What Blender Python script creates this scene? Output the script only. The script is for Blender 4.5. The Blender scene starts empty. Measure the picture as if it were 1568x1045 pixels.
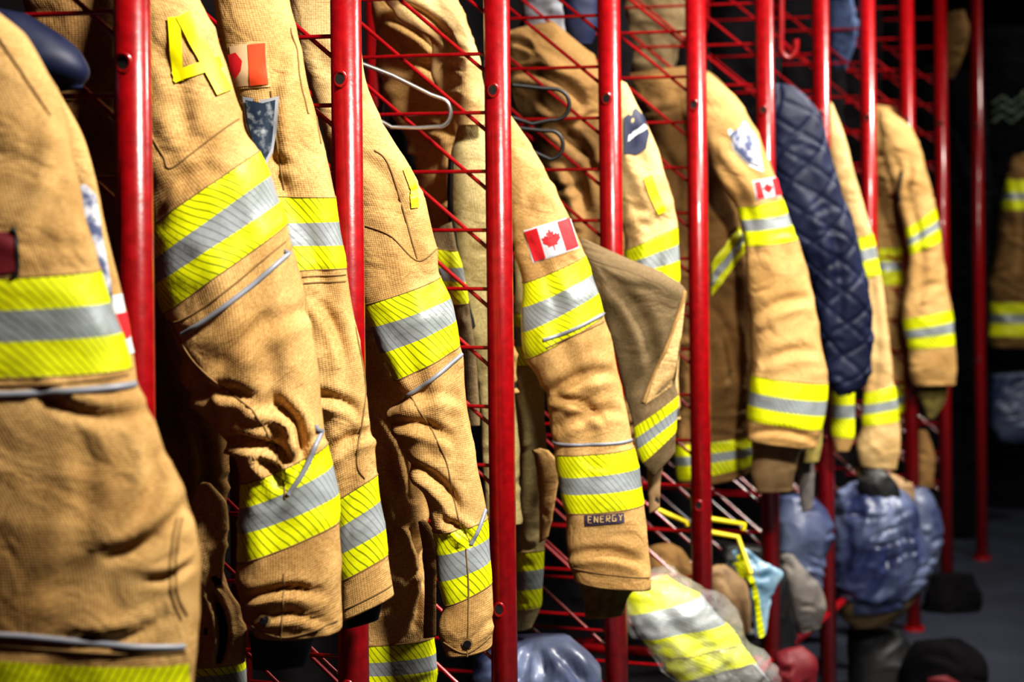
import bpy, math, random
from mathutils import Vector, noise, Matrix
from mathutils.bvhtree import BVHTree
random.seed(3)
S=bpy.context.scene
TH=math.radians(20.9)
F=Vector((math.cos(TH),math.sin(TH),0)); RR=Vector((math.sin(TH),-math.cos(TH),0)); UP=Vector((0,0,1))
A=.012
CR=RR*math.cos(A)-UP*math.sin(A); CU=UP*math.cos(A)+RR*math.sin(A)
CAM=Vector((0,-1.384,1.5)); FP=3450.0
def W(u,v,Z):
    k=Z/FP
    return CAM+F*Z+CR*((u-784)*k)+CU*((253-v)*k)

# ---------------- materials
def mk(name,base=(.5,.5,.5),rough=.6,metal=0.0,coat=0.0,sheen=0.0):
    m=bpy.data.materials.new(name); m.use_nodes=True
    nt=m.node_tree; b=nt.nodes['Principled BSDF']
    b.inputs['Base Color'].default_value=(*base,1); b.inputs['Roughness'].default_value=rough
    b.inputs['Metallic'].default_value=metal
    b.inputs['Coat Weight'].default_value=coat
    b.inputs['Sheen Weight'].default_value=sheen
    return m,nt,b
def N(nt,t,**kw):
    n=nt.nodes.new(t)
    for k,v in kw.items():
        if k in n.inputs: n.inputs[k].default_value=v
        else: setattr(n,k,v)
    return n
def ramp(nt,src,stops,interp='LINEAR'):
    r=nt.nodes.new('ShaderNodeValToRGB'); r.color_ramp.interpolation=interp
    el=r.color_ramp.elements
    while len(el)<len(stops): el.new(.5)
    for e,(p,c) in zip(el,stops): e.position=p; e.color=(*c,1)
    nt.links.new(src,r.inputs[0]); return r
def mixc(nt,fac,a,b,mode='MIX'):
    n=nt.nodes.new('ShaderNodeMix'); n.data_type='RGBA'; n.blend_type=mode
    for s,i in ((fac,0),(a,6),(b,7)):
        if hasattr(s,'links') : nt.links.new(s,n.inputs[i])
        else: n.inputs[i].default_value=s if i==0 else (*s,1)
    return n.outputs[2]
def canvas(name,light,dark,weave=110):
    m,nt,b=mk(name,light,.8); L=nt.links
    b.inputs['Specular IOR Level'].default_value=.2
    uv=N(nt,'ShaderNodeTexCoord')
    ws=[]
    for d in 'XY':
        w=N(nt,'ShaderNodeTexWave',bands_direction=d); w.inputs['Scale'].default_value=weave; w.inputs['Distortion'].default_value=.8
        w.inputs['Detail'].default_value=1; w.inputs['Detail Scale'].default_value=3
        L.new(uv.outputs['UV'],w.inputs[0]); ws.append(w)
    mu=N(nt,'ShaderNodeMath',operation='MULTIPLY'); L.new(ws[0].outputs['Fac'],mu.inputs[0]); L.new(ws[1].outputs['Fac'],mu.inputs[1])
    n1=N(nt,'ShaderNodeTexNoise'); n1.inputs['Scale'].default_value=6; n1.inputs['Detail'].default_value=7; n1.inputs['Roughness'].default_value=.65
    L.new(uv.outputs['UV'],n1.inputs['Vector'])
    soil=tuple(x*y for x,y in zip(dark,(.66,.60,.54)))
    r1=ramp(nt,n1.outputs['Fac'],[(.26,soil),(.38,dark),(.58,light)])
    n2=N(nt,'ShaderNodeTexNoise'); n2.inputs['Scale'].default_value=300; n2.inputs['Detail'].default_value=3
    L.new(uv.outputs['UV'],n2.inputs['Vector'])
    r2=ramp(nt,n2.outputs['Fac'],[(.3,(.70,.64,.54)),(.65,(1,1,1))])
    c=mixc(nt,1.0,r1.outputs[0],r2.outputs[0],'MULTIPLY')
    r3=ramp(nt,mu.outputs[0],[(0,(.84,.79,.72)),(.6,(1.0,1.0,1.0))])
    c=mixc(nt,1.0,c,r3.outputs[0],'MULTIPLY')
    L.new(c,b.inputs['Base Color'])
    bp=N(nt,'ShaderNodeBump'); bp.inputs['Strength'].default_value=.45; bp.inputs['Distance'].default_value=.001
    ad=N(nt,'ShaderNodeMath',operation='ADD'); L.new(mu.outputs[0],ad.inputs[0]); L.new(n2.outputs['Fac'],ad.inputs[1])
    L.new(ad.outputs[0],bp.inputs['Height'])
    n3=N(nt,'ShaderNodeTexNoise'); n3.inputs['Scale'].default_value=14; n3.inputs['Detail'].default_value=3; n3.inputs['Distortion'].default_value=1.0; n3.inputs['Roughness'].default_value=.5
    L.new(uv.outputs['UV'],n3.inputs['Vector'])
    b2=N(nt,'ShaderNodeBump'); b2.inputs['Strength'].default_value=.55; b2.inputs['Distance'].default_value=.018
    L.new(n3.outputs['Fac'],b2.inputs['Height']); L.new(b2.outputs[0],bp.inputs['Normal'])
    L.new(bp.outputs[0],b.inputs['Normal'])
    return m
def tape(name,base,line,rough,metal,lw,period_scale=42,ang=28,coat=0):
    m,nt,b=mk(name,base,rough,metal,coat); L=nt.links
    uv=N(nt,'ShaderNodeTexCoord'); mp=N(nt,'ShaderNodeMapping'); mp.inputs['Rotation'].default_value=(0,0,math.radians(ang))
    L.new(uv.outputs['UV'],mp.inputs[0])
    w=N(nt,'ShaderNodeTexWave',bands_direction='X'); w.inputs['Scale'].default_value=period_scale; w.inputs['Distortion'].default_value=0
    L.new(mp.outputs[0],w.inputs[0])
    r=ramp(nt,w.outputs['Fac'],[(0,line),(lw,line),(lw+.06,base)])
    n=N(nt,'ShaderNodeTexNoise'); n.inputs['Scale'].default_value=18; n.inputs['Detail'].default_value=7; L.new(uv.outputs['UV'],n.inputs['Vector'])
    r2=ramp(nt,n.outputs['Fac'],[(.3,(.66,.68,.60)),(.54,(1,1,1))])
    c=mixc(nt,1.0,r.outputs[0],r2.outputs[0],'MULTIPLY'); L.new(c,b.inputs['Base Color'])
    bp=N(nt,'ShaderNodeBump'); bp.inputs['Strength'].default_value=.45; bp.inputs['Distance'].default_value=.009
    L.new(n.outputs['Fac'],bp.inputs['Height']); L.new(bp.outputs[0],b.inputs['Normal'])
    return m
def mottled(name,c1,c2,scale,rough,metal=0,coat=0,lo=.35,hi=.65,bump=0,spec=.5,stretch=None):
    m,nt,b=mk(name,c1,rough,metal,coat); L=nt.links
    b.inputs['Specular IOR Level'].default_value=spec
    tc=N(nt,'ShaderNodeTexCoord'); n=N(nt,'ShaderNodeTexNoise'); n.inputs['Scale'].default_value=scale; n.inputs['Detail'].default_value=5
    if stretch:
        mp=N(nt,'ShaderNodeMapping'); mp.inputs['Scale'].default_value=stretch; L.new(tc.outputs['Object'],mp.inputs[0]); L.new(mp.outputs[0],n.inputs['Vector']); n.inputs['Distortion'].default_value=.6
    else: L.new(tc.outputs['Object'],n.inputs['Vector'])
    r=ramp(nt,n.outputs['Fac'],[(lo,c1),(hi,c2)]); L.new(r.outputs[0],b.inputs['Base Color'])
    if bump:
        bp=N(nt,'ShaderNodeBump'); bp.inputs['Strength'].default_value=.7; bp.inputs['Distance'].default_value=bump
        L.new(n.outputs['Fac'],bp.inputs['Height']); L.new(bp.outputs[0],b.inputs['Normal'])
    return m
M={}
M['canvas']=canvas('tan_canvas',(.72,.475,.205),(.53,.325,.125))
M['canvas_pale']=canvas('pale_tan_canvas',(.80,.59,.30),(.62,.42,.19))
M['canvas_brown']=canvas('brown_canvas',(.32,.19,.075),(.19,.11,.042))  # also serves as tan cloth with shade put into its colour
M['khaki']=canvas('khaki_canvas',(.24,.18,.105),(.15,.112,.06))
M['green_tan']=canvas('olive_tan_canvas',(.58,.50,.26),(.40,.33,.16))
M['yellow']=tape('lime_tape',(.84,.88,.003),(.24,.28,.0),.5,0,.06)
M['silver']=tape('silver_tape',(.36,.39,.41),(.24,.26,.28),.4,.2,.09)
M['piping']=mk('grey_piping',(.24,.25,.29),.4)[0]
M['seam']=mk('stitched_seam',(.22,.13,.045),.9)[0]
M['lime']=mottled('lime_lettering',(.94,.86,.0),(.82,.76,.0),30,.5)
M['red']=mottled('red_enamel',(.20,.002,.004),(.28,.003,.006),60,.3,coat=.35,bump=.0008)
M['wire']=mottled('red_wire_enamel',(.24,.003,.006),(.30,.004,.008),60,.25,coat=.5)
M['black']=mk('black_rubber',(.006,.006,.007),.5)[0]
M['dark']=mk('dark_lining',(.010,.008,.006),.9)[0]
M['darkcloth']=mottled('dark_wear_and_filler',(.0035,.003,.004),(.007,.006,.007),12,1.0,spec=.08)  # near-black; also covers added fillers that stand in for locker shade
M['navy']=mottled('navy_quilt',(.006,.009,.032),(.013,.018,.052),15,.55,spec=.35)
M['bag']=mottled('blue_grey_nylon',(.022,.03,.085),(.20,.24,.36),6,.36,lo=.40,hi=.72,bump=.012)  # navy-to-pale noise paints fold highlights into the nylon colour
M['white']=mottled('white_patch',(.78,.78,.77),(.55,.57,.62),60,.6)
M['shirt']=mottled('grey_white_cotton',(.25,.27,.32),(.45,.45,.48),15,.8)
M['badge']=mottled('badge_embroidery',(.015,.03,.06),(.30,.33,.36),90,.6,lo=.5,hi=.72)
M['badge_w']=mottled('badge_light_embroidery',(.07,.09,.19),(.60,.60,.66),45,.6,lo=.42,hi=.56)
M['flagred']=mk('flag_red',(.60,.012,.02),.6)[0]
M['maroon']=mk('maroon_cloth',(.14,.006,.012),.6)[0]
M['orange']=mk('faded_flag_red',(.72,.075,.02),.6)[0]
M['peach']=mk('faded_flag_white',(.66,.44,.25),.7)[0]
M['chrome']=mk('hanger_steel',(.65,.65,.65),.25,.9)[0]
M['olive']=mottled('knit_wristlet',(.30,.24,.06),(.17,.13,.035),60,.9)
M['glove']=mottled('leather_glove',(.36,.23,.11),(.22,.13,.06),20,.7)
M['denim']=mottled('denim',(.02,.035,.09),(.05,.08,.17),40,.8)
M['lblue']=mottled('light_blue_plastic',(.05,.14,.24),(.28,.42,.52),25,.35)
M['yplastic']=mk('yellow_strap',(.75,.6,.01),.5)[0]
M['grey']=mottled('grey_leather',(.08,.07,.07),(.18,.16,.14),20,.7)
M['purple']=mk('name_tag',(.05,.035,.07),.6)[0]
M['dimgreen']=mk('grey_green_print',(.07,.10,.065),.8)[0]
def plastic():
    m,nt,b=mk('clear_plastic_film',(.9,.9,.9),.06); b.inputs['Alpha'].default_value=.14
    b.inputs['Specular IOR Level'].default_value=1.0
    n=N(nt,'ShaderNodeTexNoise'); n.inputs['Scale'].default_value=30; n.inputs['Detail'].default_value=4
    tc=N(nt,'ShaderNodeTexCoord'); nt.links.new(tc.outputs['Object'],n.inputs['Vector'])
    bp=N(nt,'ShaderNodeBump'); bp.inputs['Strength'].default_value=.9; bp.inputs['Distance'].default_value=.015
    nt.links.new(n.outputs['Fac'],bp.inputs['Height']); nt.links.new(bp.outputs[0],b.inputs['Normal']); return m
M['film']=plastic()

# ---------------- helpers
def link(o,parent=None):
    S.collection.objects.link(o)
    if parent: o.parent=parent
    return o
def empty(name,loc=(0,0,0)):
    e=bpy.data.objects.new(name,None); e.empty_display_size=.05; e.location=loc
    return link(e)
def child(o,parent):
    S.collection.objects.link(o)
    o.parent=parent; o.matrix_parent_inverse=parent.matrix_basis.inverted()
    return o
def meshobj(name,verts,faces,mats,idx=None,uvs=None,parent=None,smooth=True):
    me=bpy.data.meshes.new(name); me.from_pydata([tuple(v) for v in verts],[],faces)
    for m in mats: me.materials.append(m)
    if idx: me.polygons.foreach_set('material_index',idx)
    if smooth: me.polygons.foreach_set('use_smooth',[True]*len(me.polygons))
    if uvs:
        l=me.uv_layers.new(name='UVMap'); flat=[]
        for p in me.polygons:
            for li,vi in zip(p.loop_indices,p.vertices): flat+= [uvs[vi][0],uvs[vi][1]]
        l.data.foreach_set('uv',flat)
    me.update(); o=bpy.data.objects.new(name,me)
    if parent: child(o,parent)
    else: link(o)
    return o

def hermite(pts):
    n=len(pts)
    mid=[Vector(((p[0]+p[2])/2,(p[1]+p[3])/2)) for p in pts]
    h=[max((mid[i+1]-mid[i]).length,1) for i in range(n-1)]
    P=[Vector((p[0],p[1],p[2],p[3])) for p in pts]
    Mt=[]
    for i in range(n):
        if i==0: Mt.append((P[1]-P[0])/h[0])
        elif i==n-1: Mt.append((P[-1]-P[-2])/h[-1])
        else:
            Mt.append(((P[i+1]-P[i])/h[i]*h[i-1]+(P[i]-P[i-1])/h[i-1]*h[i])/(h[i]+h[i-1]))
    def ev(i,t):
        H=h[i];t2=t*t;t3=t2*t
        return P[i]*(2*t3-3*t2+1)+Mt[i]*(H*(t3-2*t2+t))+P[i+1]*(-2*t3+3*t2)+Mt[i+1]*(H*(t3-t2))
    return h,ev

class Part: pass
def loft(parent,name,st,Z,bands=(),mat='canvas',depth=.62,amp=1.0,seed=0.0,creases=(),bow=0,ncol=80,step=.0055,piping=(),bandm=('yellow','silver','yellow'),quilt=False,fine=1.0,auto=None,cscale=1.7):
    k=Z/FP
    h,ev=hermite(st); n=len(st)
    rows=[];seg=[]
    for i in range(n-1):
        m=max(2,int(h[i]*k/step))
        for j in range(m): rows.append(ev(i,j/m)); seg.append(i)
    rows.append(ev(n-2,1.0)); seg.append(n-2)
    band={}
    for b in bands:
        for q,ml in enumerate(bandm): band[b+q]=ml
    nr=len(rows); grid=[];uvs=[];s=0;prev=None;px=[]
    for r,e in enumerate(rows):
        L=Vector((e[0],e[1]));R=Vector((e[2],e[3])); c=(L+R)/2; hv=(R-L)/2
        if prev is not None: s+=(c-prev).length*k
        prev=c; hw=hv.length*k; row=[]
        for j in range(ncol):
            ph=2*math.pi*j/ncol
            cx=math.copysign(abs(math.cos(ph))**.9,math.cos(ph)); sy=math.copysign(abs(math.sin(ph))**.85,math.sin(ph))
            u=c.x+hv.x*cx; v=c.y+hv.y*cx+bow*max(0,sy)
            p=W(u,v,Z)-F*(depth*hw*sy)
            row.append(p); px.append((u,v,sy)); uvs.append((hw*2.5*ph/math.pi,-s))
        grid.append(row)
    # creases: given ones plus cross folds typical of a hanging sleeve
    rnd=random.Random(int(seed*100)+7)
    cr=[(a,b,c2,d2,w,dp*cscale) for (a,b,c2,d2,w,dp) in creases]
    length=s
    if auto is None: auto=int(length*20*min(amp,1.3))
    for i in range(auto):
        r=int((rnd.random()**.8)*(nr-1)); e=rows[r]
        if seg[r] in band and rnd.random()<.6: continue
        L=Vector((e[0],e[1]));R=Vector((e[2],e[3])); wv=R-L
        ax=Vector((-wv.y,wv.x))
        x0=rnd.uniform(-.1,.85); ln_=rnd.uniform(.25,.65); sl=rnd.uniform(-.6,.6)
        a=L+wv*x0; b=a+wv*ln_*(1 if rnd.random()<.5 else -1)+ax*ln_*sl
        cr.append((a.x,a.y,b.x,b.y,rnd.uniform(.004,.010)/k,rnd.uniform(1.8,5.5)*min(amp,1.5)))
    if auto>6:
        for q in range(2):
            r=int(nr*rnd.uniform(.05,.4)); r2=int(nr*rnd.uniform(.5,.95)); x=rnd.uniform(.2,.5); x2=x+rnd.uniform(0,.35)
            e=rows[r];e2=rows[r2]
            cr.append((e[0]*(1-x)+e[2]*x,e[1]*(1-x)+e[3]*x,e2[0]*(1-x2)+e2[2]*x2,e2[1]*(1-x2)+e2[3]*x2,.014/k,4.5))
    V=[]
    off=Vector((seed*3.1,seed*1.7,seed*2.3))
    for r in range(nr):
        r0=max(0,r-1); r1=min(nr-1,r+1)
        hwm=(Vector(rows[r][2:4])-Vector(rows[r][0:2])).length*k/2
        lim=min(1,hwm/.06)
        for j in range(ncol):
            p=grid[r][j]
            ta=grid[r][(j+1)%ncol]-grid[r][j-1]; tb=grid[r1][j]-grid[r0][j]
            nn=ta.cross(tb)
            if nn.length<1e-12: nn=-F.copy()
            nn.normalize()
            q=p+off; q=q+noise.noise_vector(q*6)*.05
            d=.009*noise.noise(q*7)
            q2=Vector((q.x*9,q.y*9,q.z*12)); rd=noise.noise(q2); d+=.009*(.38-abs(rd)**.7)
            q3=q*22; d+=.0026*fine*(.35-abs(noise.noise(q3))**.75)
            d*=amp*lim
            u,v,sy=px[r*ncol+j]
            if sy>-.3:
                dc=0
                for (a,b,c2,d2,w,dp) in cr:
                    vx,vy=c2-a,d2-b; L2=vx*vx+vy*vy+1e-9
                    t=((u-a)*vx+(v-b)*vy)/L2
                    if t<=0 or t>=1: continue
                    ds=(vx*(v-b)-vy*(u-a))/math.sqrt(L2)+math.sqrt(L2)*.12*(t*(1-t)*4-.6)*(1 if dp>3 else -1)
                    if abs(ds)<w*4.5:
                        tp=math.sqrt(4*t*(1-t))
                        dc+=tp*dp*.001*(-math.exp(-(ds/w)**2)+.75*math.exp(-((ds-2.0*w)/(1.1*w))**2)+.3*math.exp(-((ds+1.9*w)/(1.2*w))**2))
                d+=dc*(min(1,(sy+.3)/.4))
            if quilt:
                uu,vv=uvs[r*ncol+j]
                g=min(abs(((uu+vv)/.085)%1-.5),abs(((uu-vv)/.085)%1-.5))
                d+=-.006*math.exp(-(g/.06)**2)+.003
            if seg[r] in band: d=d*.75+.0012
            V.append(p+nn*d)
    faces=[];idx=[];mats=[M[mat]];mi={mat:0}
    def mid(x):
        if x not in mi: mi[x]=len(mats); mats.append(M[x])
        return mi[x]
    for r in range(nr-1):
        ml=mid(band.get(seg[r],mat))
        for j in range(ncol):
            j2=(j+1)%ncol
            faces.append((r*ncol+j,(r+1)*ncol+j,(r+1)*ncol+j2,r*ncol+j2)); idx.append(ml)
    UV=list(uvs)
    ctr=sum((V[j] for j in range(ncol)),Vector())/ncol+UP*.004
    ci=len(V);V.append(ctr);UV.append((0,0))
    for j in range(ncol): faces.append((j,(j+1)%ncol,ci)); idx.append(0)
    base=(nr-1)*ncol; last=[V[base+j] for j in range(ncol)]; lc=sum(last,Vector())/ncol
    upv=(W(*(((Vector(rows[-4][0:2])+Vector(rows[-4][2:4]))/2)),Z)-W(*(((Vector(rows[-1][0:2])+Vector(rows[-1][2:4]))/2)),Z)).normalized()
    dk=mid('dark'); pb=base
    for qi,(sc,up) in enumerate(((.985,-.003),(.94,-.002),(.9,.02),(.8,.07))):
        b2=len(V)
        for j in range(ncol): V.append(lc+(last[j]-lc)*sc+upv*up); UV.append((UV[base+j][0],UV[base+j][1]-.01*(qi+1)))
        for j in range(ncol):
            j2=(j+1)%ncol; faces.append((pb+j,b2+j,b2+j2,pb+j2)); idx.append(0 if qi<2 else dk)
        pb=b2
    ci=len(V);V.append(lc+upv*.08);UV.append((0,0))
    for j in range(ncol): faces.append((pb+j,ci,pb+(j+1)%ncol)); idx.append(dk)
    o=meshobj(name,V,faces,mats,idx,UV,parent)
    P=Part(); P.Z=Z; P.bvh=BVHTree.FromPolygons(V,faces); P.parent=parent; P.V=V; P.ncol=ncol; P.o=o
    for (si,a0,a1,ml,rad) in piping:
        r=seg.index(si) if si in seg else nr-1
        pts=[]
        for j in range(ncol//2+1):
            x=math.cos(2*math.pi*j/ncol)
            if a0<=x<=a1: pts.append(V[r*ncol+j])
        tube3(parent,'piping' if ml=='piping' else 'seam',pts,rad,ml)
    for b in bands:
        for q in (b,b+len(bandm)):
            if q in seg:
                r=seg.index(q); tube3(parent,'tape_edge',[V[r*ncol+j] for j in range(ncol)],.0009,'seam',True)
    return P
def tube3(parent,name,pts,rad,ml,cyc=False):
    cu=bpy.data.curves.new(name,'CURVE'); cu.dimensions='3D'; cu.bevel_depth=rad; cu.bevel_resolution=3
    sp=cu.splines.new('POLY'); sp.points.add(len(pts)-1)
    for q,p in zip(sp.points,pts): q.co=(*p,1)
    sp.use_cyclic_u=cyc
    cu.materials.append(M[ml]); o=bpy.data.objects.new(name,cu)
    if parent: child(o,parent)
    else: link(o)
    return o
def proj(P,u,v,off=.0015):
    o=W(u,v,P.Z)-F*.6; loc,nrm,i,d=P.bvh.ray_cast(o,F)
    if loc is None:
        loc,nrm,i,d=P.bvh.find_nearest(W(u,v,P.Z)-F*.03)
        return loc-F*off
    if nrm.dot(F)>0: nrm=-nrm
    return loc+nrm*off
def smooth_pl(pl,n=12):
    out=[]; m=len(pl)
    for i in range(m-1):
        p0=pl[max(0,i-1)];p1=pl[i];p2=pl[i+1];p3=pl[min(m-1,i+2)]
        for j in range(n):
            t=j/n
            out.append(tuple(.5*((2*p1[q])+(-p0[q]+p2[q])*t+(2*p0[q]-5*p1[q]+4*p2[q]-p3[q])*t*t+(-p0[q]+3*p1[q]-3*p2[q]+p3[q])*t**3) for q in (0,1)))
    out.append(pl[-1]); return out
def lin_pl(pl,n=10):
    out=[]
    for i in range(len(pl)-1):
        for j in range(n):
            t=j/n; out.append((pl[i][0]*(1-t)+pl[i+1][0]*t,pl[i][1]*(1-t)+pl[i+1][1]*t))
    out.append(pl[-1]); return out
def tube(P,name,pl,rad,ml,off=.0003):
    return tube3(P.parent,name,[proj(P,u,v,off) for u,v in smooth_pl(pl)],rad,ml)
def quad(P,name,c,ml,sub=(0,1,0,1),off=.002,n=14):
    V=[];UV=[];Fc=[]
    for j in range(n+1):
        for i in range(n+1):
            s=sub[0]+(sub[1]-sub[0])*i/n; t=sub[2]+(sub[3]-sub[2])*j/n
            u=(c[0][0]*(1-s)+c[1][0]*s)*(1-t)+(c[3][0]*(1-s)+c[2][0]*s)*t
            v=(c[0][1]*(1-s)+c[1][1]*s)*(1-t)+(c[3][1]*(1-s)+c[2][1]*s)*t
            q=proj(P,u,v,off); V.append(q); UV.append((u*P.Z/FP,-v*P.Z/FP))
    for j in range(n):
        for i in range(n):
            a=j*(n+1)+i; Fc.append((a,a+n+1,a+n+2,a+1))
    return meshobj(name,V,Fc,[M[ml]],None,UV,P.parent)
def poly(P,name,pts,ml,off=.0025,c=None,rings=4):
    cx=sum(p[0] for p in pts)/len(pts) if c is None else c[0]; cy=sum(p[1] for p in pts)/len(pts) if c is None else c[1]
    V=[proj(P,cx,cy,off)];Fc=[];n=len(pts)
    for r in range(1,rings+1):
        for p in pts: V.append(proj(P,cx+(p[0]-cx)*r/rings,cy+(p[1]-cy)*r/rings,off))
    for i in range(n): Fc.append((0,1+i,1+(i+1)%n))
    for r in range(rings-1):
        for i in range(n):
            a=1+r*n+i;b=1+r*n+(i+1)%n; Fc.append((a,a+n,b+n,b))
    return meshobj(name,V,Fc,[M[ml]],None,[(v.x,v.z) for v in V],P.parent)
def strip(P,name,pl,w,ml,off=.0025,sub=2):
    pl=lin_pl(pl,12); V=[];Fc=[]
    for i,(u,v) in enumerate(pl):
        a=pl[max(0,i-1)];b=pl[min(len(pl)-1,i+1)]; dx,dy=b[0]-a[0],b[1]-a[1]; L=math.hypot(dx,dy)+1e-6; nx,ny=-dy/L*w/2,dx/L*w/2
        for q in range(sub+1):
            f=2*q/sub-1; V.append(proj(P,u+nx*f,v+ny*f,off))
    for i in range(len(pl)-1):
        for q in range(sub):
            a=i*(sub+1)+q; Fc.append((a,a+1,a+sub+2,a+sub+1))
    return meshobj(name,V,Fc,[M[ml]],None,[(v.x,v.z) for v in V],P.parent)
LEAF=[(0,-1),(.18,-.62),(.42,-.72),(.34,-.25),(.62,-.5),(.7,-.33),(1,-.36),(.9,-.05),(1,.05),(.5,.38),(.55,.55),(.08,.5),(.06,.95)]
LEAF=LEAF+[(-x,y) for x,y in reversed(LEAF[1:])]
def flag(P,c,r='flagred',w='white'):
    quad(P,'flag_border',[(c[0][0]-2,c[0][1]-2),(c[1][0]+2,c[1][1]-2),(c[2][0]+2,c[2][1]+2),(c[3][0]-2,c[3][1]+2)],'white',off=.0012)
    quad(P,'flag_field',c,w,off=.002); quad(P,'flag_bar_a',c,r,(0,.27,0,1),.0028); quad(P,'flag_bar_b',c,r,(.73,1,0,1),.0028)
    pts=[]
    for x,y in LEAF:
        s=.5+x*.2; t=.5+y*.38
        u=(c[0][0]*(1-s)+c[1][0]*s)*(1-t)+(c[3][0]*(1-s)+c[2][0]*s)*t
        v=(c[0][1]*(1-s)+c[1][1]*s)*(1-t)+(c[3][1]*(1-s)+c[2][1]*s)*t
        pts.append((u,v))
    poly(P,'maple_leaf',pts,r,.0032)
def snap(P,u,v,r=6):
    poly(P,'snap_ring',[(u+r*1.4*math.cos(i*.393),v+r*1.4*math.sin(i*.393)) for i in range(16)],'seam',.002)
    poly(P,'snap_button',[(u+r*math.cos(i*.393),v+r*math.sin(i*.393)) for i in range(16)],'black',.004)
def coat(u,v,Z,name='firefighter_coat'):
    return empty(name,W(u,v,Z))

# ================= COATS =================
# coat at far left
c=coat(60,60,2.35)
P=loft(c,'sleeve',[(-150,-20,-20,5),(-150,60,36,50),(-145,180,98,172),(-140,300,124,310),(-135,424,154,414),(-133,474,168,463),(-131,520,184,510),(-128,574,200,564),(-126,600,210,586),(-120,690,250,682),(-115,820,300,825),(-115,970,306,915),(-115,1000,300,988),(-115,1080,290,1070),(-115,1120,290,1110)],2.35,bands=(4,),depth=.42,amp=.6,seed=1,auto=4,
 piping=((8,-1,.99,'piping',.004),),creases=[(240,640,60,600,10,4),(300,770,180,850,12,5),(270,940,120,965,8,4),(110,170,70,360,12,3),(255,690,215,810,10,4),(150,640,120,900,16,2.5),(304,860,230,880,7,4)],bow=4)
for pl in ([(276,790),(270,850),(272,900),(284,940)],[(283,790),(277,850),(279,900),(292,935)],[(-20,584),(100,582),(200,572)],[(0,970),(120,978),(290,990)],[(0,52),(40,110),(84,178)]): tube(P,'stitching',pl,.0014,'seam')
tube(P,'hem_piping',[(-30,955),(60,958),(160,968),(288,982)],.0036,'piping')
quad(P,'hem_tape',[(-60,990),(292,1008),(292,1070),(-60,1055)],'yellow')
quad(P,'maroon_patch',[(5,352),(34,354),(38,413),(8,418)],'maroon')
tube(P,'patch_edge',[(32,350),(36,354),(40,385),(40,416),(34,421)],.0025,'black')
P=loft(c,'sleeve_far',[(30,120,90,140),(60,210,130,215),(80,280,148,285),(100,380,168,380),(120,450,186,450),(140,550,206,545),(150,640,216,640)],2.52,seed=8,amp=.5)
poly(P,'shield_badge',[(112,288),(134,282),(148,300),(158,360),(172,430),(176,470),(156,440),(132,390),(119,330)],'badge_w')
quad(P,'flag_patch',[(172,452),(186,450),(204,540),(190,545)],'white'); quad(P,'flag_bar',[(178,480),(192,478),(198,515),(186,518)],'flagred',off=.004)
P=loft(c,'torso',[(20,-80,170,-80),(50,40,200,40),(90,200,200,200),(120,400,220,400),(140,640,230,640),(150,900,240,900)],3.05,seed=9,mat='canvas_brown',amp=1)  # set-back tan coat, its shadow put into the brown colour
# coat with number 4
c=coat(300,-20,2.95)
P=loft(c,'sleeve',[(215,-90,265,-70),(205,-30,308,0),(205,100,350,95),(212,245,378,200),(232,346,396,232),(234,399,411,270),(238,434,427,310),(248,481,442,343),(262,515,452,378),(285,578,467,450),(320,640,483,550),(360,690,497,640),(372,738,503,678),(368,776,510,712),(365,814,515,755),(362,858,518,796),(370,925,522,885),(386,966,520,960)],2.95,bands=(4,12),depth=.6,amp=.75,seed=2,bow=6,auto=8,
 creases=[(355,662,458,698,8,14),(290,590,430,612,9,6),(420,590,480,700,8,8),(330,560,480,460,12,4),(375,905,505,895,7,5),(410,930,510,945,6,4),(240,310,340,250,14,3),(395,682,445,745,8,9),(380,612,470,640,7,6),(470,640,440,770,7,6),(270,530,340,640,9,5),(250,60,300,220,14,3)])
for pl in ([(238,208),(258,240),(271,257),(320,220),(368,182)],[(265,487),(300,545),(350,590),(400,630),(430,700),(442,758)],[(262,492),(290,485),(350,446),(440,369)],[(440,870),(438,925),(434,975)],[(380,950),(440,968),(518,946)]): tube(P,'stitching',pl,.0013,'seam')
tube(P,'reflective_piping',[(286,508),(330,482),(400,428),(451,381)],.0036,'piping')
tube(P,'reflective_piping',[(446,752),(472,712),(499,645)],.0036,'piping')
strip(P,'numeral_stroke_a',[(271,28),(280,126)],18,'lime',.003,5); strip(P,'numeral_stroke_b',[(271,121),(352,91)],17,'lime',.0036,5); strip(P,'numeral_stroke_c',[(284,24),(345,143)],21,'lime',.0042,5)
snap(P,411,942,7)
loft(c,'wristlet',[(382,960,505,945),(384,985,480,985),(388,1020,470,1015)],3.0,mat='black',seed=4,amp=.5)
loft(c,'torso',[(170,300,380,300),(190,480,385,480),(205,600,370,600),(220,740,350,740),(230,880,342,870),(240,1015,374,1012),(240,1028,376,1024),(240,1050,378,1045),(240,1075,378,1070),(240,1090,378,1090)],3.12,bands=(5,),mat='canvas_brown',seed=5,amp=1.2,creases=[(300,620,325,760,8,10),(320,770,300,900,7,12),(345,900,300,1000,8,10)])
loft(c,'pocket_flap',[(300,745,322,740),(285,800,345,770),(290,870,345,850),(315,905,342,895)],2.98,mat='canvas',seed=6,amp=1.2,depth=.3)
loft(c,'waist_fold',[(300,890,345,890),(292,940,368,930),(292,990,378,985),(295,1020,378,1010)],3.0,mat='canvas',seed=7,amp=1.4,depth=.4,creases=[(330,900,345,1010,6,12)])
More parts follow.
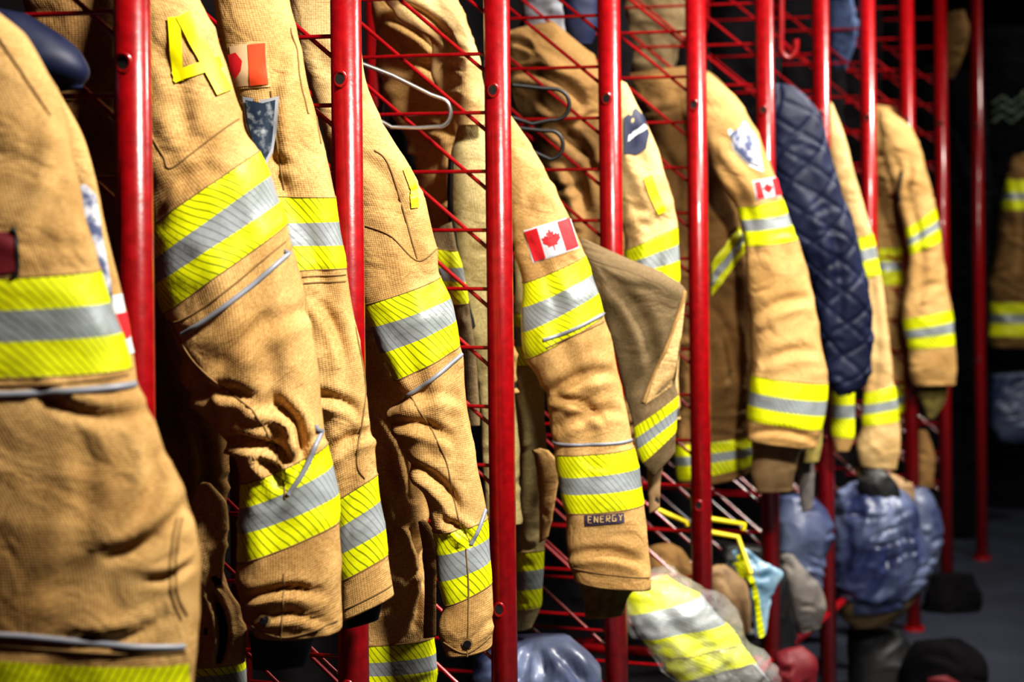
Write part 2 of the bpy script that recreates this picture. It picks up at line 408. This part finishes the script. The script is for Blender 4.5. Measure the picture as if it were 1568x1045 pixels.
# next coat with faded flag
c=coat(400,-20,3.15)
P=loft(c,'sleeve',[(300,-90,420,-80),(325,0,446,10),(345,100,470,110),(370,200,490,215),(395,300,512,303),(400,342,518,340),(405,375,524,376),(415,414,530,411),(430,500,542,480),(460,620,560,600),(500,720,574,690),(512,768,577,727),(515,810,583,767),(517,850,590,810),(520,890,595,850),(522,948,602,910)],3.15,bands=(4,11),depth=.6,seed=11,amp=.65,bow=0,auto=8,
 creases=[(450,600,555,620,8,6),(490,700,570,655,8,6),(425,310,440,40,10,3),(480,440,540,560,8,4)])
for pl in ([(418,140),(428,220),(438,290)],[(465,40),(478,140),(492,220)],[(465,422),(530,420)],[(462,432),(530,430)],[(530,930),(600,895)],[(545,500),(560,600),(548,700),(560,730)]): tube(P,'stitching',pl,.0013,'seam')
quad(P,'flag_border',[(352,68),(414,64),(418,134),(358,138)],'canvas_pale',off=.0015)
quad(P,'flag_field',[(356,72),(410,68),(414,130),(362,134)],'peach',off=.0022)
quad(P,'flag_bar',[(384,70),(410,68),(414,130),(388,132)],'orange',off=.003)
poly(P,'maple_leaf',[(354,85),(366,82),(376,95),(374,110),(366,122),(358,110)],'flagred',.003)
poly(P,'shield_badge_edge',[(376,148),(406,154),(432,148),(430,198),(422,233),(410,256),(391,223),(380,188)],'shirt',.002)
poly(P,'shield_badge',[(381,153),(406,159),(427,154),(425,196),(418,228),(409,248),(394,220),(385,188)],'badge',.0035)
loft(c,'wristlet',[(520,930,590,905),(525,960,580,945)],3.17,mat='black',seed=4,amp=.4)
# pale coat behind second post
c=coat(480,-20,3.55)
loft(c,'sleeve',[(430,-60,540,-60),(452,50,545,50),(475,130,560,130),(500,220,600,220),(520,340,630,340),(540,500,650,500)],3.6,mat='canvas_pale',seed=13,amp=1)
# coat between posts two and three
c=coat(560,170,3.5)
P=loft(c,'sleeve',[(535,148,552,150),(528,180,582,182),(530,240,618,240),(536,310,648,305),(545,400,667,385),(556,464,674,424),(570,498,688,456),(588,536,697,490),(608,578,704,528),(620,606,708,546),(592,630,714,592),(604,665,723,655),(632,720,733,725),(658,775,742,775),(664,812,744,793),(667,847,747,822),(672,887,750,857),(680,925,752,890),(673,962,753,947),(684,1000,752,986)],3.5,bands=(5,14),depth=.62,seed=21,bow=5,amp=.7,auto=8,
 creases=[(595,640,700,665,8,6),(630,700,710,775,8,7),(680,790,725,825,6,8),(560,230,630,340,12,4),(600,610,710,600,9,4)])
for pl in ([(562,345),(600,360),(640,398),(670,380)],[(628,600),(680,690),(700,780),(722,830)],[(714,836),(718,900),(716,1004)],[(680,981),(715,996),(752,971)],[(575,230),(600,260),(640,395)]): tube(P,'stitching',pl,.0013,'seam')
tube(P,'reflective_piping',[(626,603),(660,580),(707,542)],.0035,'piping')
tube(P,'reflective_piping',[(722,830),(735,803),(743,780)],.0035,'piping')
strip(P,'numeral_mark',[(622,258),(634,290),(636,318)],10,'lime',.003,4)
snap(P,716,981,6)
P=loft(c,'torso',[(500,300,600,300),(520,450,640,450),(530,600,670,600),(535,700,668,700),(540,800,650,800),(540,985,664,975),(540,1010,667,1000),(540,1030,668,1022),(540,1060,668,1050),(540,1080,668,1075)],3.68,bands=(5,),seed=22,amp=1.0,creases=[(600,620,640,760,8,8),(640,800,645,960,6,10),(590,700,620,800,8,6)])
loft(c,'front_flap',[(640,800,655,800),(645,830,668,820),(650,900,668,900),(648,975,668,972)],3.58,mat='canvas_brown',seed=23,amp=.5)
c=coat(640,-20,4.1)
loft(c,'shoulder',[(555,-60,660,-60),(565,10,700,5),(580,70,722,70),(600,150,742,150),(640,260,750,260),(680,400,770,400),(700,600,790,600)],4.15,mat='canvas',seed=24,amp=1.8,creases=[(600,20,690,90,8,14),(650,90,730,180,8,12)])
loft(c,'collar',[(560,-30,640,-30),(600,10,690,10),(650,50,722,60),(670,120,740,120),(700,190,745,190)],4.0,mat='canvas_pale',seed=25,amp=1.5,depth=.4,creases=[(610,0,700,70,7,10)])
c=coat(720,180,4.05)
P=loft(c,'sleeve',[(700,190,745,180),(690,240,760,240),(688,330,770,330),(700,410,775,410),(720,500,780,500),(735,620,790,620),(745,800,800,800)],4.05,mat='green_tan',seed=26,amp=.8)
tube(P,'zip_edge',[(692,240),(691,320),(704,410),(724,500)],.006,'black')
c=coat(680,380,3.95)
loft(c,'sleeve',[(660,360,690,340),(664,380,700,385),(670,410,708,410),(676,430,712,432),(684,468,718,465),(700,560,730,560),(705,650,735,650)],3.98,bands=(1,),mat='khaki',seed=27,amp=.7)
# coat with maple leaf flag
c=coat(790,190,4.05)
P=loft(c,'sleeve',[(765,172,782,176),(766,205,805,208),(772,250,832,255),(780,320,866,320),(790,390,889,372),(803,432,896,391),(802,470,905,420),(802,508,915,448),(808,548,925,482),(826,580,935,512),(840,625,957,617),(848,676,968,672),(850,694,971,684),(856,728,978,715),(859,753,982,743),(863,783,986,771),(868,840,993,840),(876,886,998,898)],4.05,bands=(5,12),depth=.6,seed=31,amp=.6,bow=3,auto=7,
 piping=((11,-1,.99,'piping',.003),),creases=[(830,600,940,560,9,6),(845,650,950,620,8,5),(870,840,985,850,7,5),(800,300,850,260,10,3),(850,600,930,640,6,5)])
for pl in ([(868,866),(930,874),(997,882)],[(836,530),(880,510),(928,490)]): tube(P,'stitching',pl,.0015,'seam')
tube(P,'reflective_piping',[(832,518),(870,505),(927,478)],.0035,'piping')
flag(P,[(804,354),(870,334),(884,377),(818,400)])
quad(P,'name_tag',[(894,784),(953,780),(954,795),(895,800)],'purple')
for i,ch in enumerate('ENERGY'):
    u0=900+i*9
    segs={'E':[[(5,0),(0,0),(0,9),(5,9)],[(0,4.5),(4,4.5)]],'N':[[(0,9),(0,0),(5,9),(5,0)]],'R':[[(0,9),(0,0),(5,0),(5,4.5),(0,4.5),(5,9)]],'G':[[(5,0),(0,0),(0,9),(5,9),(5,5),(3,5)]],'Y':[[(0,0),(2.5,4.5),(5,0)],[(2.5,4.5),(2.5,9)]]}[ch]
    for sg in segs: strip(P,'tag_letter',[(u0+x,785.5-i*.6+y) for x,y in sg],1.4,'canvas_pale',.004)
loft(c,'wristlet',[(880,880,985,890),(892,910,962,912),(895,945,955,938)],4.1,mat='olive',seed=32,amp=.6)
loft(c,'torso',[(785,360,860,360),(788,480,830,480),(788,500,830,500),(788,530,830,530),(788,560,832,560),(788,640,835,640),(790,760,840,760),(790,845,833,842),(790,875,832,870),(790,903,830,900),(790,935,828,930),(792,965,815,960)],4.3,bands=(1,7),mat='green_tan',seed=33,amp=.8)
loft(c,'pocket_flap',[(815,690,840,690),(822,720,856,712),(826,760,852,750),(826,830,840,820)],4.15,mat='canvas',seed=34,amp=.7,depth=.4)
# brown coats behind post four
c=coat(850,60,4.8)
loft(c,'torso',[(770,50,850,30),(780,80,905,90),(790,140,925,140),(810,220,935,220),(850,330,950,330),(870,480,960,480),(880,700,980,700)],4.85,mat='canvas_brown',seed=35,amp=2.0,creases=[(800,100,900,160,8,12),(830,180,920,260,8,12),(860,240,900,330,8,10)])
# khaki folded panel
c=coat(950,380,4.25)
P=loft(c,'sleeve',[(886,370,896,366),(892,390,960,396),(908,430,1050,442),(925,490,1046,480),(945,560,1040,540),(962,630,1038,592),(968,655,1040,604),(972,672,1038,624),(976,688,1037,642),(984,710,1036,662),(1000,728,1034,690)],4.25,bands=(6,),mat='khaki',depth=.3,seed=36,amp=.5,creases=[(940,420,1010,560,10,6)])
tube(P,'lining_edge',[(1048,446),(1038,480),(1020,530),(998,580),(985,615)],.004,'canvas')
poly(P,'facing',[(1048,446),(1044,490),(1038,540),(1036,590),(988,618),(1000,580),(1020,532),(1036,485)],'canvas_pale',.003)
loft(c,'cuff',[(990,705,1020,690),(992,740,1012,730),(994,785,1010,775)],4.3,mat='glove',seed=38,amp=.6)
# pale coat with navy patch
c=coat(960,130,4.62)
P=loft(c,'sleeve',[(930,118,958,128),(932,150,975,165),(936,200,998,212),(942,260,1018,275),(950,320,1032,328),(955,384,1036,348),(958,404,1038,374),(962,422,1040,398),(968,444,1041,430),(980,520,1042,520),(990,640,1042,640)],4.62,bands=(5,),mat='canvas_pale',seed=41,amp=1.0)
poly(P,'navy_patch',[(955,180),(972,166),(985,180),(992,205),(988,228),(972,238),(955,236)],'navy',.003); strip(P,'patch_stripe',[(957,215),(986,194)],8,'white',.005,4)
strip(P,'numeral_mark',[(990,270),(1000,300),(1012,325)],14,'lime',.004,4)
# coat with badge and flag, posts five to six
c=coat(1090,110,5.25)
P=loft(c,'torso',[(955,115,1045,100),(965,140,1090,118),(985,220,1120,200),(1000,320,1140,320),(1010,400,1150,400),(1030,500,1155,500),(1036,600,1155,590),(1032,680,1152,665),(1030,698,1152,682),(1032,712,1152,695),(1036,735,1150,712),(1040,748,1148,722)],5.42,bands=(7,),mat='canvas_brown',seed=42,amp=1.2,creases=[(1090,460,1130,600,9,10),(1000,200,1040,330,10,7)])
quad(P,'chest_tape',[(1086,400),(1128,345),(1140,380),(1086,452)],'yellow'); quad(P,'chest_tape',[(1086,418),(1132,358),(1136,370),(1086,436)],'silver',off=.005)
P=loft(c,'sleeve',[(1050,108,1085,112),(1055,128,1122,142),(1066,175,1150,185),(1085,240,1174,240),(1108,290,1193,296),(1127,316,1197,304),(1132,336,1205,326),(1136,353,1211,344),(1139,376,1219,366),(1143,430,1238,420),(1150,500,1256,510),(1149,572,1268,586),(1147,598,1266,612),(1145,618,1262,634),(1143,641,1256,656),(1143,670,1250,682)],5.25,bands=(5,11),seed=43,amp=.6,bow=3,creases=[(1150,480,1240,450,8,5),(1160,550,1250,530,8,5),(1145,655,1250,668,5,4)])
poly(P,'shield_badge_edge',[(1112,200),(1138,186),(1158,215),(1166,264),(1145,255),(1120,230)],'white',.002); poly(P,'shield_badge',[(1117,204),(1136,192),(1153,218),(1160,255),(1145,248),(1124,228)],'badge_w',.006,rings=3)
flag(P,[(1151,279),(1188,272),(1195,298),(1157,304)])
loft(c,'wristlet',[(1150,665,1232,675),(1153,700,1222,702),(1150,730,1218,725),(1158,752,1214,750)],5.3,mat='glove',seed=44,amp=.8)
loft(c,'second_cuff',[(1232,640,1260,640),(1232,690,1258,690),(1230,708,1254,706)],5.35,mat='olive',seed=45,amp=.6)
loft(c,'hanging_glove_liner',[(1222,690,1246,690),(1222,730,1247,730),(1228,782,1244,778)],5.4,mat='grey',seed=46,amp=.6)
# quilted liner
c=coat(1220,150,5.8,'quilted_coat_liner')
loft(c,'liner',[(1180,128,1215,132),(1178,160,1245,158),(1180,220,1264,215),(1186,280,1281,280),(1205,350,1306,350),(1236,410,1322,420),(1254,480,1334,490),(1262,540,1333,545),(1272,592,1318,592),(1284,604,1302,602)],5.8,mat='navy',seed=51,amp=.8,depth=.5,quilt=True)
c=coat(1290,560,6.0)
loft(c,'sleeve',[(1265,540,1302,540),(1270,598,1307,600),(1271,620,1308,620),(1272,640,1308,640),(1274,668,1307,672),(1280,690,1300,690)],6.0,bands=(1,),seed=52,amp=.5)
# coat between posts seven and eight
c=coat(1290,160,6.35)
loft(c,'sleeve',[(1262,150,1275,160),(1262,190,1290,200),(1275,260,1305,255),(1298,335,1326,328),(1306,365,1335,358),(1310,385,1340,377),(1313,402,1343,395),(1317,428,1348,420),(1322,500,1358,490),(1324,600,1370,590),(1322,620,1373,610),(1321,634,1375,625),(1320,652,1377,645),(1312,690,1377,700),(1318,712,1374,718)],6.35,bands=(4,9),mat='canvas_pale',seed=53,amp=.6)
loft(c,'glove_in_cuff',[(1310,700,1340,705),(1310,725,1342,725),(1315,745,1335,745)],6.4,mat='olive',seed=54,amp=.5)
# coats between posts eight and ten
c=coat(1360,170,7.1)
loft(c,'torso',[(1322,160,1370,165),(1330,220,1385,225),(1336,300,1390,300),(1340,380,1388,378),(1340,401,1388,400),(1340,414,1388,414),(1340,436,1387,436),(1345,500,1388,500),(1350,589,1389,589),(1350,606,1389,606),(1350,618,1389,618),(1350,634,1388,634),(1352,655,1385,655)],7.25,bands=(3,8),seed=55,amp=1)
P=loft(c,'sleeve',[(1345,166,1362,170),(1345,190,1388,190),(1350,230,1410,228),(1368,285,1424,283),(1386,350,1431,318),(1389,366,1435,336),(1391,376,1438,349),(1394,390,1442,369),(1388,430,1449,430),(1381,488,1456,474),(1384,506,1458,492),(1387,518,1459,509),(1390,535,1461,528),(1392,572,1464,574),(1398,588,1463,588)],7.1,bands=(4,9),seed=56,amp=.7,creases=[(1395,250,1375,310,5,6),(1400,450,1440,430,6,4)])
tube(P,'pocket_zip',[(1378,262),(1374,285),(1369,305)],.006,'black')
loft(c,'glove_in_cuff',[(1402,580,1448,582),(1404,606,1450,604),(1414,625,1444,622),(1420,640,1432,640)],7.15,mat='olive',seed=57,amp=.6)
# far right coats
c=coat(1560,250,9.4)
loft(c,'sleeve',[(1550,240,1590,230),(1540,275,1610,275),(1538,295,1612,295),(1536,306,1612,306),(1534,322,1612,322),(1520,400,1612,400),(1512,462,1600,462),(1510,480,1600,480),(1510,494,1600,494),(1508,514,1600,514),(1514,530,1600,530)],9.4,bands=(1,6),mat='canvas_brown',seed=58,amp=1)
c=coat(1470,130,8.5,'station_jacket')
loft(c,'torso',[(1448,110,1500,110),(1440,200,1512,200),(1440,400,1516,400),(1444,620,1510,620)],8.9,mat='darkcloth',seed=59,amp=2)
loft(c,'trousers',[(1440,600,1510,600),(1438,760,1512,760),(1430,880,1508,880),(1430,900,1508,900),(1432,950,1500,950)],8.95,mat='darkcloth',seed=60,amp=1.5)
c=coat(1540,60,9.6,'station_jacket')
P=loft(c,'torso',[(1500,40,1600,40),(1495,130,1620,130),(1500,240,1620,240),(1505,560,1620,560),(1515,870,1620,870)],9.75,mat='darkcloth',seed=62,amp=2)
for i in range(3): strip(P,'back_lettering',[(1514,160+i*14),(1528,148+i*14),(1540,160+i*14),(1562,142+i*14)],4,'dimgreen',.01)

# ---------------- soft gear low in the lockers
def lump(name,st,Z,mat,**k):
    e=empty(name,W((st[0][0]+st[0][2])/2,st[0][1],Z)); return loft(e,'body',st,Z,mat=mat,**k)
P=lump('helmet_bag',[(1300,742,1330,738),(1282,770,1385,752),(1274,820,1408,810),(1273,870,1414,860),(1278,905,1408,895),(1295,935,1385,925)],6.3,'bag',depth=.8,amp=1.7,seed=61,auto=26,creases=[(1340,760,1300,880,6,8),(1360,760,1380,890,6,8),(1350,765,1345,900,5,7),(1300,800,1280,900,5,6),(1390,790,1405,880,5,6)])
e=P.parent; loft(e,'leather_brim',[(1276,908,1408,895),(1282,935,1396,925),(1300,958,1370,948)],6.33,mat='khaki',depth=.85,seed=62,amp=.6); loft(e,'drawstring_neck',[(1318,722,1352,718),(1312,745,1372,742),(1325,765,1380,762)],6.25,mat='black',depth=.5,seed=63)
lump('leather_glove',[(1340,725,1372,728),(1352,750,1398,745),(1365,775,1400,772)],6.6,'glove',amp=1.2,seed=86)
lump('helmet_bag',[(1385,748,1420,748),(1380,790,1440,785),(1385,840,1442,835),(1395,880,1430,875)],7.0,'bag',depth=.8,amp=1.6,seed=64)
lump('helmet_bag',[(1190,760,1240,760),(1190,800,1270,800),(1192,860,1268,860),(1200,900,1260,900)],6.0,'bag',depth=.7,amp=1.5,seed=65)
lump('helmet_bag',[(770,985,870,978),(735,1010,905,1005),(725,1050,925,1045),(730,1120,925,1120),(745,1230,910,1230)],4.3,'bag',depth=.8,amp=1.6,seed=66,auto=26,creases=[(820,985,760,1060,7,9),(830,985,830,1060,7,9),(850,985,900,1050,7,9)])
P=lump('plastic_wrapped_vest',[(962,900,1020,880),(965,940,1070,915),(985,975,1110,955),(1010,1005,1135,985),(1040,1040,1160,1015),(1080,1090,1190,1060)],4.55,'canvas_pale',bands=(0,3),depth=.5,amp=2.2,seed=67,auto=20)
loft(P.parent,'film',[(955,890,1030,868),(960,945,1085,900),(980,985,1125,940),(1005,1015,1150,975),(1035,1050,1175,1005),(1078,1100,1200,1055)],4.53,mat='film',depth=.6,amp=2.5,seed=68,fine=2)
lump('leather_glove',[(1085,870,1110,865),(1085,900,1140,890),(1100,940,1150,925),(1120,975,1150,965)],5.3,'glove',amp=1.2,seed=69)
lump('leather_glove',[(1195,850,1215,850),(1195,880,1245,890),(1210,930,1262,925),(1225,968,1255,960)],5.7,'grey',amp=1.3,seed=70)
lump('leather_glove',[(1402,660,1420,660),(1400,700,1430,700),(1404,750,1428,745)],7.6,'canvas_brown',amp=1.3,seed=87)
lump('folded_hood',[(985,840,1030,830),(985,870,1055,850),(1000,900,1060,880),(1050,930,1062,910)],5.1,'canvas_brown',amp=1.5,seed=71)
lump('turnout_trousers',[(1085,830,1180,840),(1060,900,1210,900),(1050,980,1220,990),(1080,1060,1240,1050),(1090,1090,1240,1090)],5.6,'black',amp=1.5,seed=72)
P=lump('rope_bag',[(1190,1000,1230,990),(1180,1030,1250,1010),(1185,1060,1255,1050),(1190,1226,1250,1226)],5.3,'maroon',amp=1.6,seed=73)
P=lump('safety_vest',[(1120,845,1140,840),(1130,870,1170,862),(1145,892,1198,880),(1150,915,1185,905),(1158,975,1172,972)],5.2,'lblue',amp=1.4,seed=74,depth=.3)
strip(P,'lime_strap',[(1128,850),(1152,900),(1165,985)],14,'yellow',.006)
for pl in ([(1000,778,5.1),(1050,800,5.1),(1052,806,5.1)],[(1088,795,5.2),(1140,803,5.2),(1138,812,5.2)],[(1085,815,5.2),(1130,823,5.2),(1150,880,5.15)]):
    tube3(None,'yellow_strap',[W(*p) for p in pl],.006,'yplastic')
lump('rubber_boot',[(1300,965,1380,965),(1300,1010,1400,1005),(1300,1060,1420,1050),(1300,1090,1430,1080)],6.4,'black',amp=.8,seed=75)
P=lump('gear_duffel',[(1400,985,1470,983),(1385,1008,1500,1005),(1380,1040,1512,1040),(1385,1085,1512,1082)],6.3,'darkcloth',amp=1.4,seed=76)
strip(P,'red_trim',[(1415,1035),(1440,1030),(1460,1040)],8,'maroon',.006,4)
lump('gear_duffel',[(1425,880,1490,880),(1415,910,1500,908),(1412,945,1505,945)],7.5,'darkcloth',amp=1.4,seed=88)
lump('duffel_bag',[(1520,575,1600,570),(1510,610,1610,600),(1512,650,1610,650),(1530,675,1600,675)],9.3,'bag',amp=2,seed=78)
# items high up
lump('balaclava_hood',[(1448,20,1478,15),(1445,60,1484,50),(1448,100,1472,95),(1452,118,1460,118)],8.4,'canvas_brown',amp=1.2,seed=80)
lump('denim_jacket',[(1268,-60,1300,-60),(1272,0,1305,0),(1274,60,1312,55),(1276,105,1296,105)],6.7,'denim',amp=1.2,seed=81)
lump('denim_jacket',[(860,-80,915,-80),(862,0,914,0),(868,50,912,48),(875,66,905,66)],4.9,'navy',amp=1,seed=82)
lump('white_tee_shirt',[(790,-20,860,-30),(800,20,870,15),(805,60,872,55),(810,95,870,90)],5.15,'shirt',amp=2,seed=83)
lump('winter_glove',[(-40,15,40,20),(-40,50,95,55),(-30,100,128,92),(40,128,134,120),(80,138,125,132)],2.7,'navy',amp=.4,seed=84)
lump('dark_hood',[(955,-40,1045,-40),(960,20,1045,20),(965,70,1050,60),(970,110,1030,105)],5.7,'khaki',amp=2,seed=85)
# added near-black filler garments standing in for the shade deep in each locker
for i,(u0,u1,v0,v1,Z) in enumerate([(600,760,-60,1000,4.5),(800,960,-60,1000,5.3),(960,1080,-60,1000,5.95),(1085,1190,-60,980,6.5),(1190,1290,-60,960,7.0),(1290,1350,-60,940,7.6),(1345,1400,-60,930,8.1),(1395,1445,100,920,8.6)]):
    e=empty('dark_filler_jacket',W((u0+u1)/2,v0,Z)); w_=u1-u0
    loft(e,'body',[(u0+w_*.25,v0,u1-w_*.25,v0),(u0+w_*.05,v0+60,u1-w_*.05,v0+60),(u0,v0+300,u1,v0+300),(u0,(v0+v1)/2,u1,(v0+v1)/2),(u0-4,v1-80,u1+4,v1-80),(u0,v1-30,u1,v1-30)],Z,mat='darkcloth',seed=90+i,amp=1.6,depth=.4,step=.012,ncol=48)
# hangers
def hanger(pts,ml,r):
    tube3(None,'coat_hanger',[W(*p) for p in pts],r,ml)
def arc(cx,cy,rx,ry,a0,a1,Z,n=14): return [(cx+rx*math.cos(math.radians(a0+(a1-a0)*i/n)),cy+ry*math.sin(math.radians(a0+(a1-a0)*i/n)),Z) for i in range(n+1)]
hanger([(540,92,3.8),(600,115,3.8),(660,145,3.8)]+arc(672,172,18,22,-70,90,3.8)+[(640,196,3.8),(600,195,3.8),(555,170,3.8)],'chrome',.004)
hanger([(785,130,4.3),(830,135,4.3)]+arc(848,160,24,24,-80,100,4.3)+[(815,190,4.3),(785,180,4.3)],'black',.004)
hanger([(785,195,4.3),(830,200,4.3)]+arc(842,222,20,22,-80,90,4.3)+[(800,225,4.3)],'black',.004)
tube3(None,'red_hook',[W(*p) for p in [(1196,-60,5.9),(1196,40,5.9)]+arc(1207,70,12,18,180,0,5.9)+[(1219,60,5.9)]],.009,'red')

# ================= LOCKER RACK =================
rack=empty('locker_rack',(4.8,.25,0))
def cyl(V,Fc,x,y,z0,z1,r,n=28):
    b=len(V)
    for z in (z0,z1):
        for i in range(n): V.append(Vector((x+r*math.cos(2*math.pi*i/n),y+r*math.sin(2*math.pi*i/n),z)))
    for i in range(n): Fc.append((b+i,b+(i+1)%n,b+n+(i+1)%n,b+n+i))
    Fc.append(tuple(b+i for i in reversed(range(n)))); Fc.append(tuple(b+n+i for i in range(n)))
PA=[2.356+.602*i for i in range(-2,10)]
PX=PA+[8.52]
V=[];Fc=[]
for x in PX:
    cyl(V,Fc,x,0,0,2.2,.0225)
    if x<8: cyl(V,Fc,x,.5,0,2.2,.0175)
o=meshobj('posts',V,Fc,[M['red']],parent=rack); 
o.data.polygons.foreach_set('use_smooth',[len(p.vertices)==4 for p in o.data.polygons])
V=[];Fc=[]
for x in PX: cyl(V,Fc,x,0,0,.010,.034)
meshobj('foot_plates',V,Fc,[M['red']],parent=rack,smooth=False)
V=[];Fc=[];V2=[];F2=[]
for x in PX:
    for zb in (1.627,.75):
        b=len(V);n=20
        rings=((.0115,-.0006),(.0095,-.0035),(.0068,-.001))
        for (r,xo) in rings:
            for i in range(n):
                a=2*math.pi*i/n; y=r*math.cos(a)
                V.append(Vector((x-math.sqrt(.0225**2-y*y)+xo,y,zb+r*1.2*math.sin(a))))
        for q in range(2):
            for i in range(n): Fc.append((b+q*n+i,b+q*n+(i+1)%n,b+(q+1)*n+(i+1)%n,b+(q+1)*n+i))
        b=len(V2)
        for i in range(n):
            a=2*math.pi*i/n; V2.append(Vector((x-.0233,.0072*math.cos(a),zb+.0088*math.sin(a))))
        F2.append(tuple(range(b,b+n)))
meshobj('bolt_rims',V,Fc,[M['red']],parent=rack); meshobj('bolt_holes',V2,F2,[M['dark']],parent=rack,smooth=False)
cu=bpy.data.curves.new('divider_wires','CURVE'); cu.dimensions='3D'; cu.bevel_depth=.0034; cu.bevel_resolution=3
def ln(a,b):
    sp=cu.splines.new('POLY'); sp.points.add(1); sp.points[0].co=(*a,1); sp.points[1].co=(*b,1)
for x in PA:
    for i in range(-13,7):
        z=1.59+.1*i
        if z<.3: continue
        ln((x,0,z),(x,.5,z))
        if z+.35<2.15: ln((x+.006,0,z-.05),(x+.006,.5,z+.36))
cu.materials.append(M['wire']); child(bpy.data.objects.new('divider_wires',cu),rack)
cu=bpy.data.curves.new('rails','CURVE'); cu.dimensions='3D'; cu.bevel_depth=.012; cu.bevel_resolution=4
for y in (0,.5):
    for z in (.28,2.17): ln((PA[0],y,z),(PA[-3],y,z))
for x in PA[:-2]:
    for z in (.28,2.17): ln((x,0,z),(x,.5,z))
cu.materials.append(M['red']); child(bpy.data.objects.new('rails',cu),rack)

# ================= ROOM =================
def box(name,a,b,mat,parent=None):
    x0,y0,z0=a;x1,y1,z1=b
    V=[Vector(p) for p in [(x0,y0,z0),(x1,y0,z0),(x1,y1,z0),(x0,y1,z0),(x0,y0,z1),(x1,y0,z1),(x1,y1,z1),(x0,y1,z1)]]
    return meshobj(name,V,[(3,2,1,0),(4,5,6,7),(0,1,5,4),(1,2,6,5),(2,3,7,6),(3,0,4,7)],[mat],smooth=False,parent=parent)
box('dark_shelf_panel',(PA[0],.02,.262),(PA[-3],.48,.27),M['darkcloth'],rack)  # shelf sheet in near-black, painting the low locker area into shade
wallm=mottled('dark_painted_wall',(.004,.003,.004),(.007,.006,.007),4,1.0,spec=.1)
floorm=mottled('sealed_concrete_floor',(.020,.023,.036),(.032,.037,.055),3,.5)
ceilm=mottled('dark_ceiling',(.02,.02,.02),(.03,.03,.03),4,.9)
box('floor',(-3,-4.2,-.1),(12,1,0),floorm); box('ceiling',(-3,-4.2,3.2),(12,1,3.3),ceilm)
box('wall_back',(-3,.75,0),(12,.85,3.2),wallm); box('wall_far',(11.5,-4.2,0),(11.6,.75,3.2),wallm)
box('wall_right',(-3,-4.2,0),(11.5,-4.1,3.2),wallm); box('wall_near',(-3,-4.1,0),(-2.9,.75,3.2),wallm)

# ================= LIGHT =================
def area(name,loc,tgt,sx,sy,e,col=(1,.95,.86),spread=180):
    l=bpy.data.lights.new(name,'AREA'); l.shape='RECTANGLE'; l.size=sx; l.size_y=sy; l.energy=e; l.color=col; l.spread=math.radians(spread)
    o=bpy.data.objects.new(name,l); o.location=loc
    o.rotation_euler=(Vector(tgt)-Vector(loc)).to_track_quat('-Z','Y').to_euler(); link(o)
area('far_fill_light',(2.0,-1.7,3.0),(3.2,0,1.25),.3,.3,66,spread=115)
area('far_fill_light',(4.2,-1.5,3.0),(4.7,0,1.25),.35,.3,64,spread=120)
area('far_fill_light',(6.3,-1.4,3.0),(6.5,0,1.35),.4,.3,34,spread=90)
area('far_fill_light',(8.8,-1.3,3.0),(9.3,0,1.6),.4,.3,9,spread=90)  # small fill lamp added to brighten the far right coat
w=bpy.data.worlds.new('world'); S.world=w; w.use_nodes=True
w.node_tree.nodes['Background'].inputs[0].default_value=(.6,.5,.5,1); w.node_tree.nodes['Background'].inputs[1].default_value=.03

# ================= CAMERA =================
cd=bpy.data.cameras.new('camera'); cam=bpy.data.objects.new('camera',cd); link(cam)
cd.sensor_width=36; cd.lens=36*FP/1568; cd.shift_x=0; cd.shift_y=-(522.5-253)/1568
m=Matrix.Identity(4)
for i in range(3): m[i][0]=CR[i]; m[i][1]=CU[i]; m[i][2]=-F[i]; m[i][3]=CAM[i]
cam.matrix_world=m
cd.dof.use_dof=True; cd.dof.focus_distance=3.4; cd.dof.aperture_fstop=4.5
S.camera=cam
S.view_settings.view_transform='Standard'
try: S.view_settings.look='Medium High Contrast'
except Exception as ex: print('look',ex)
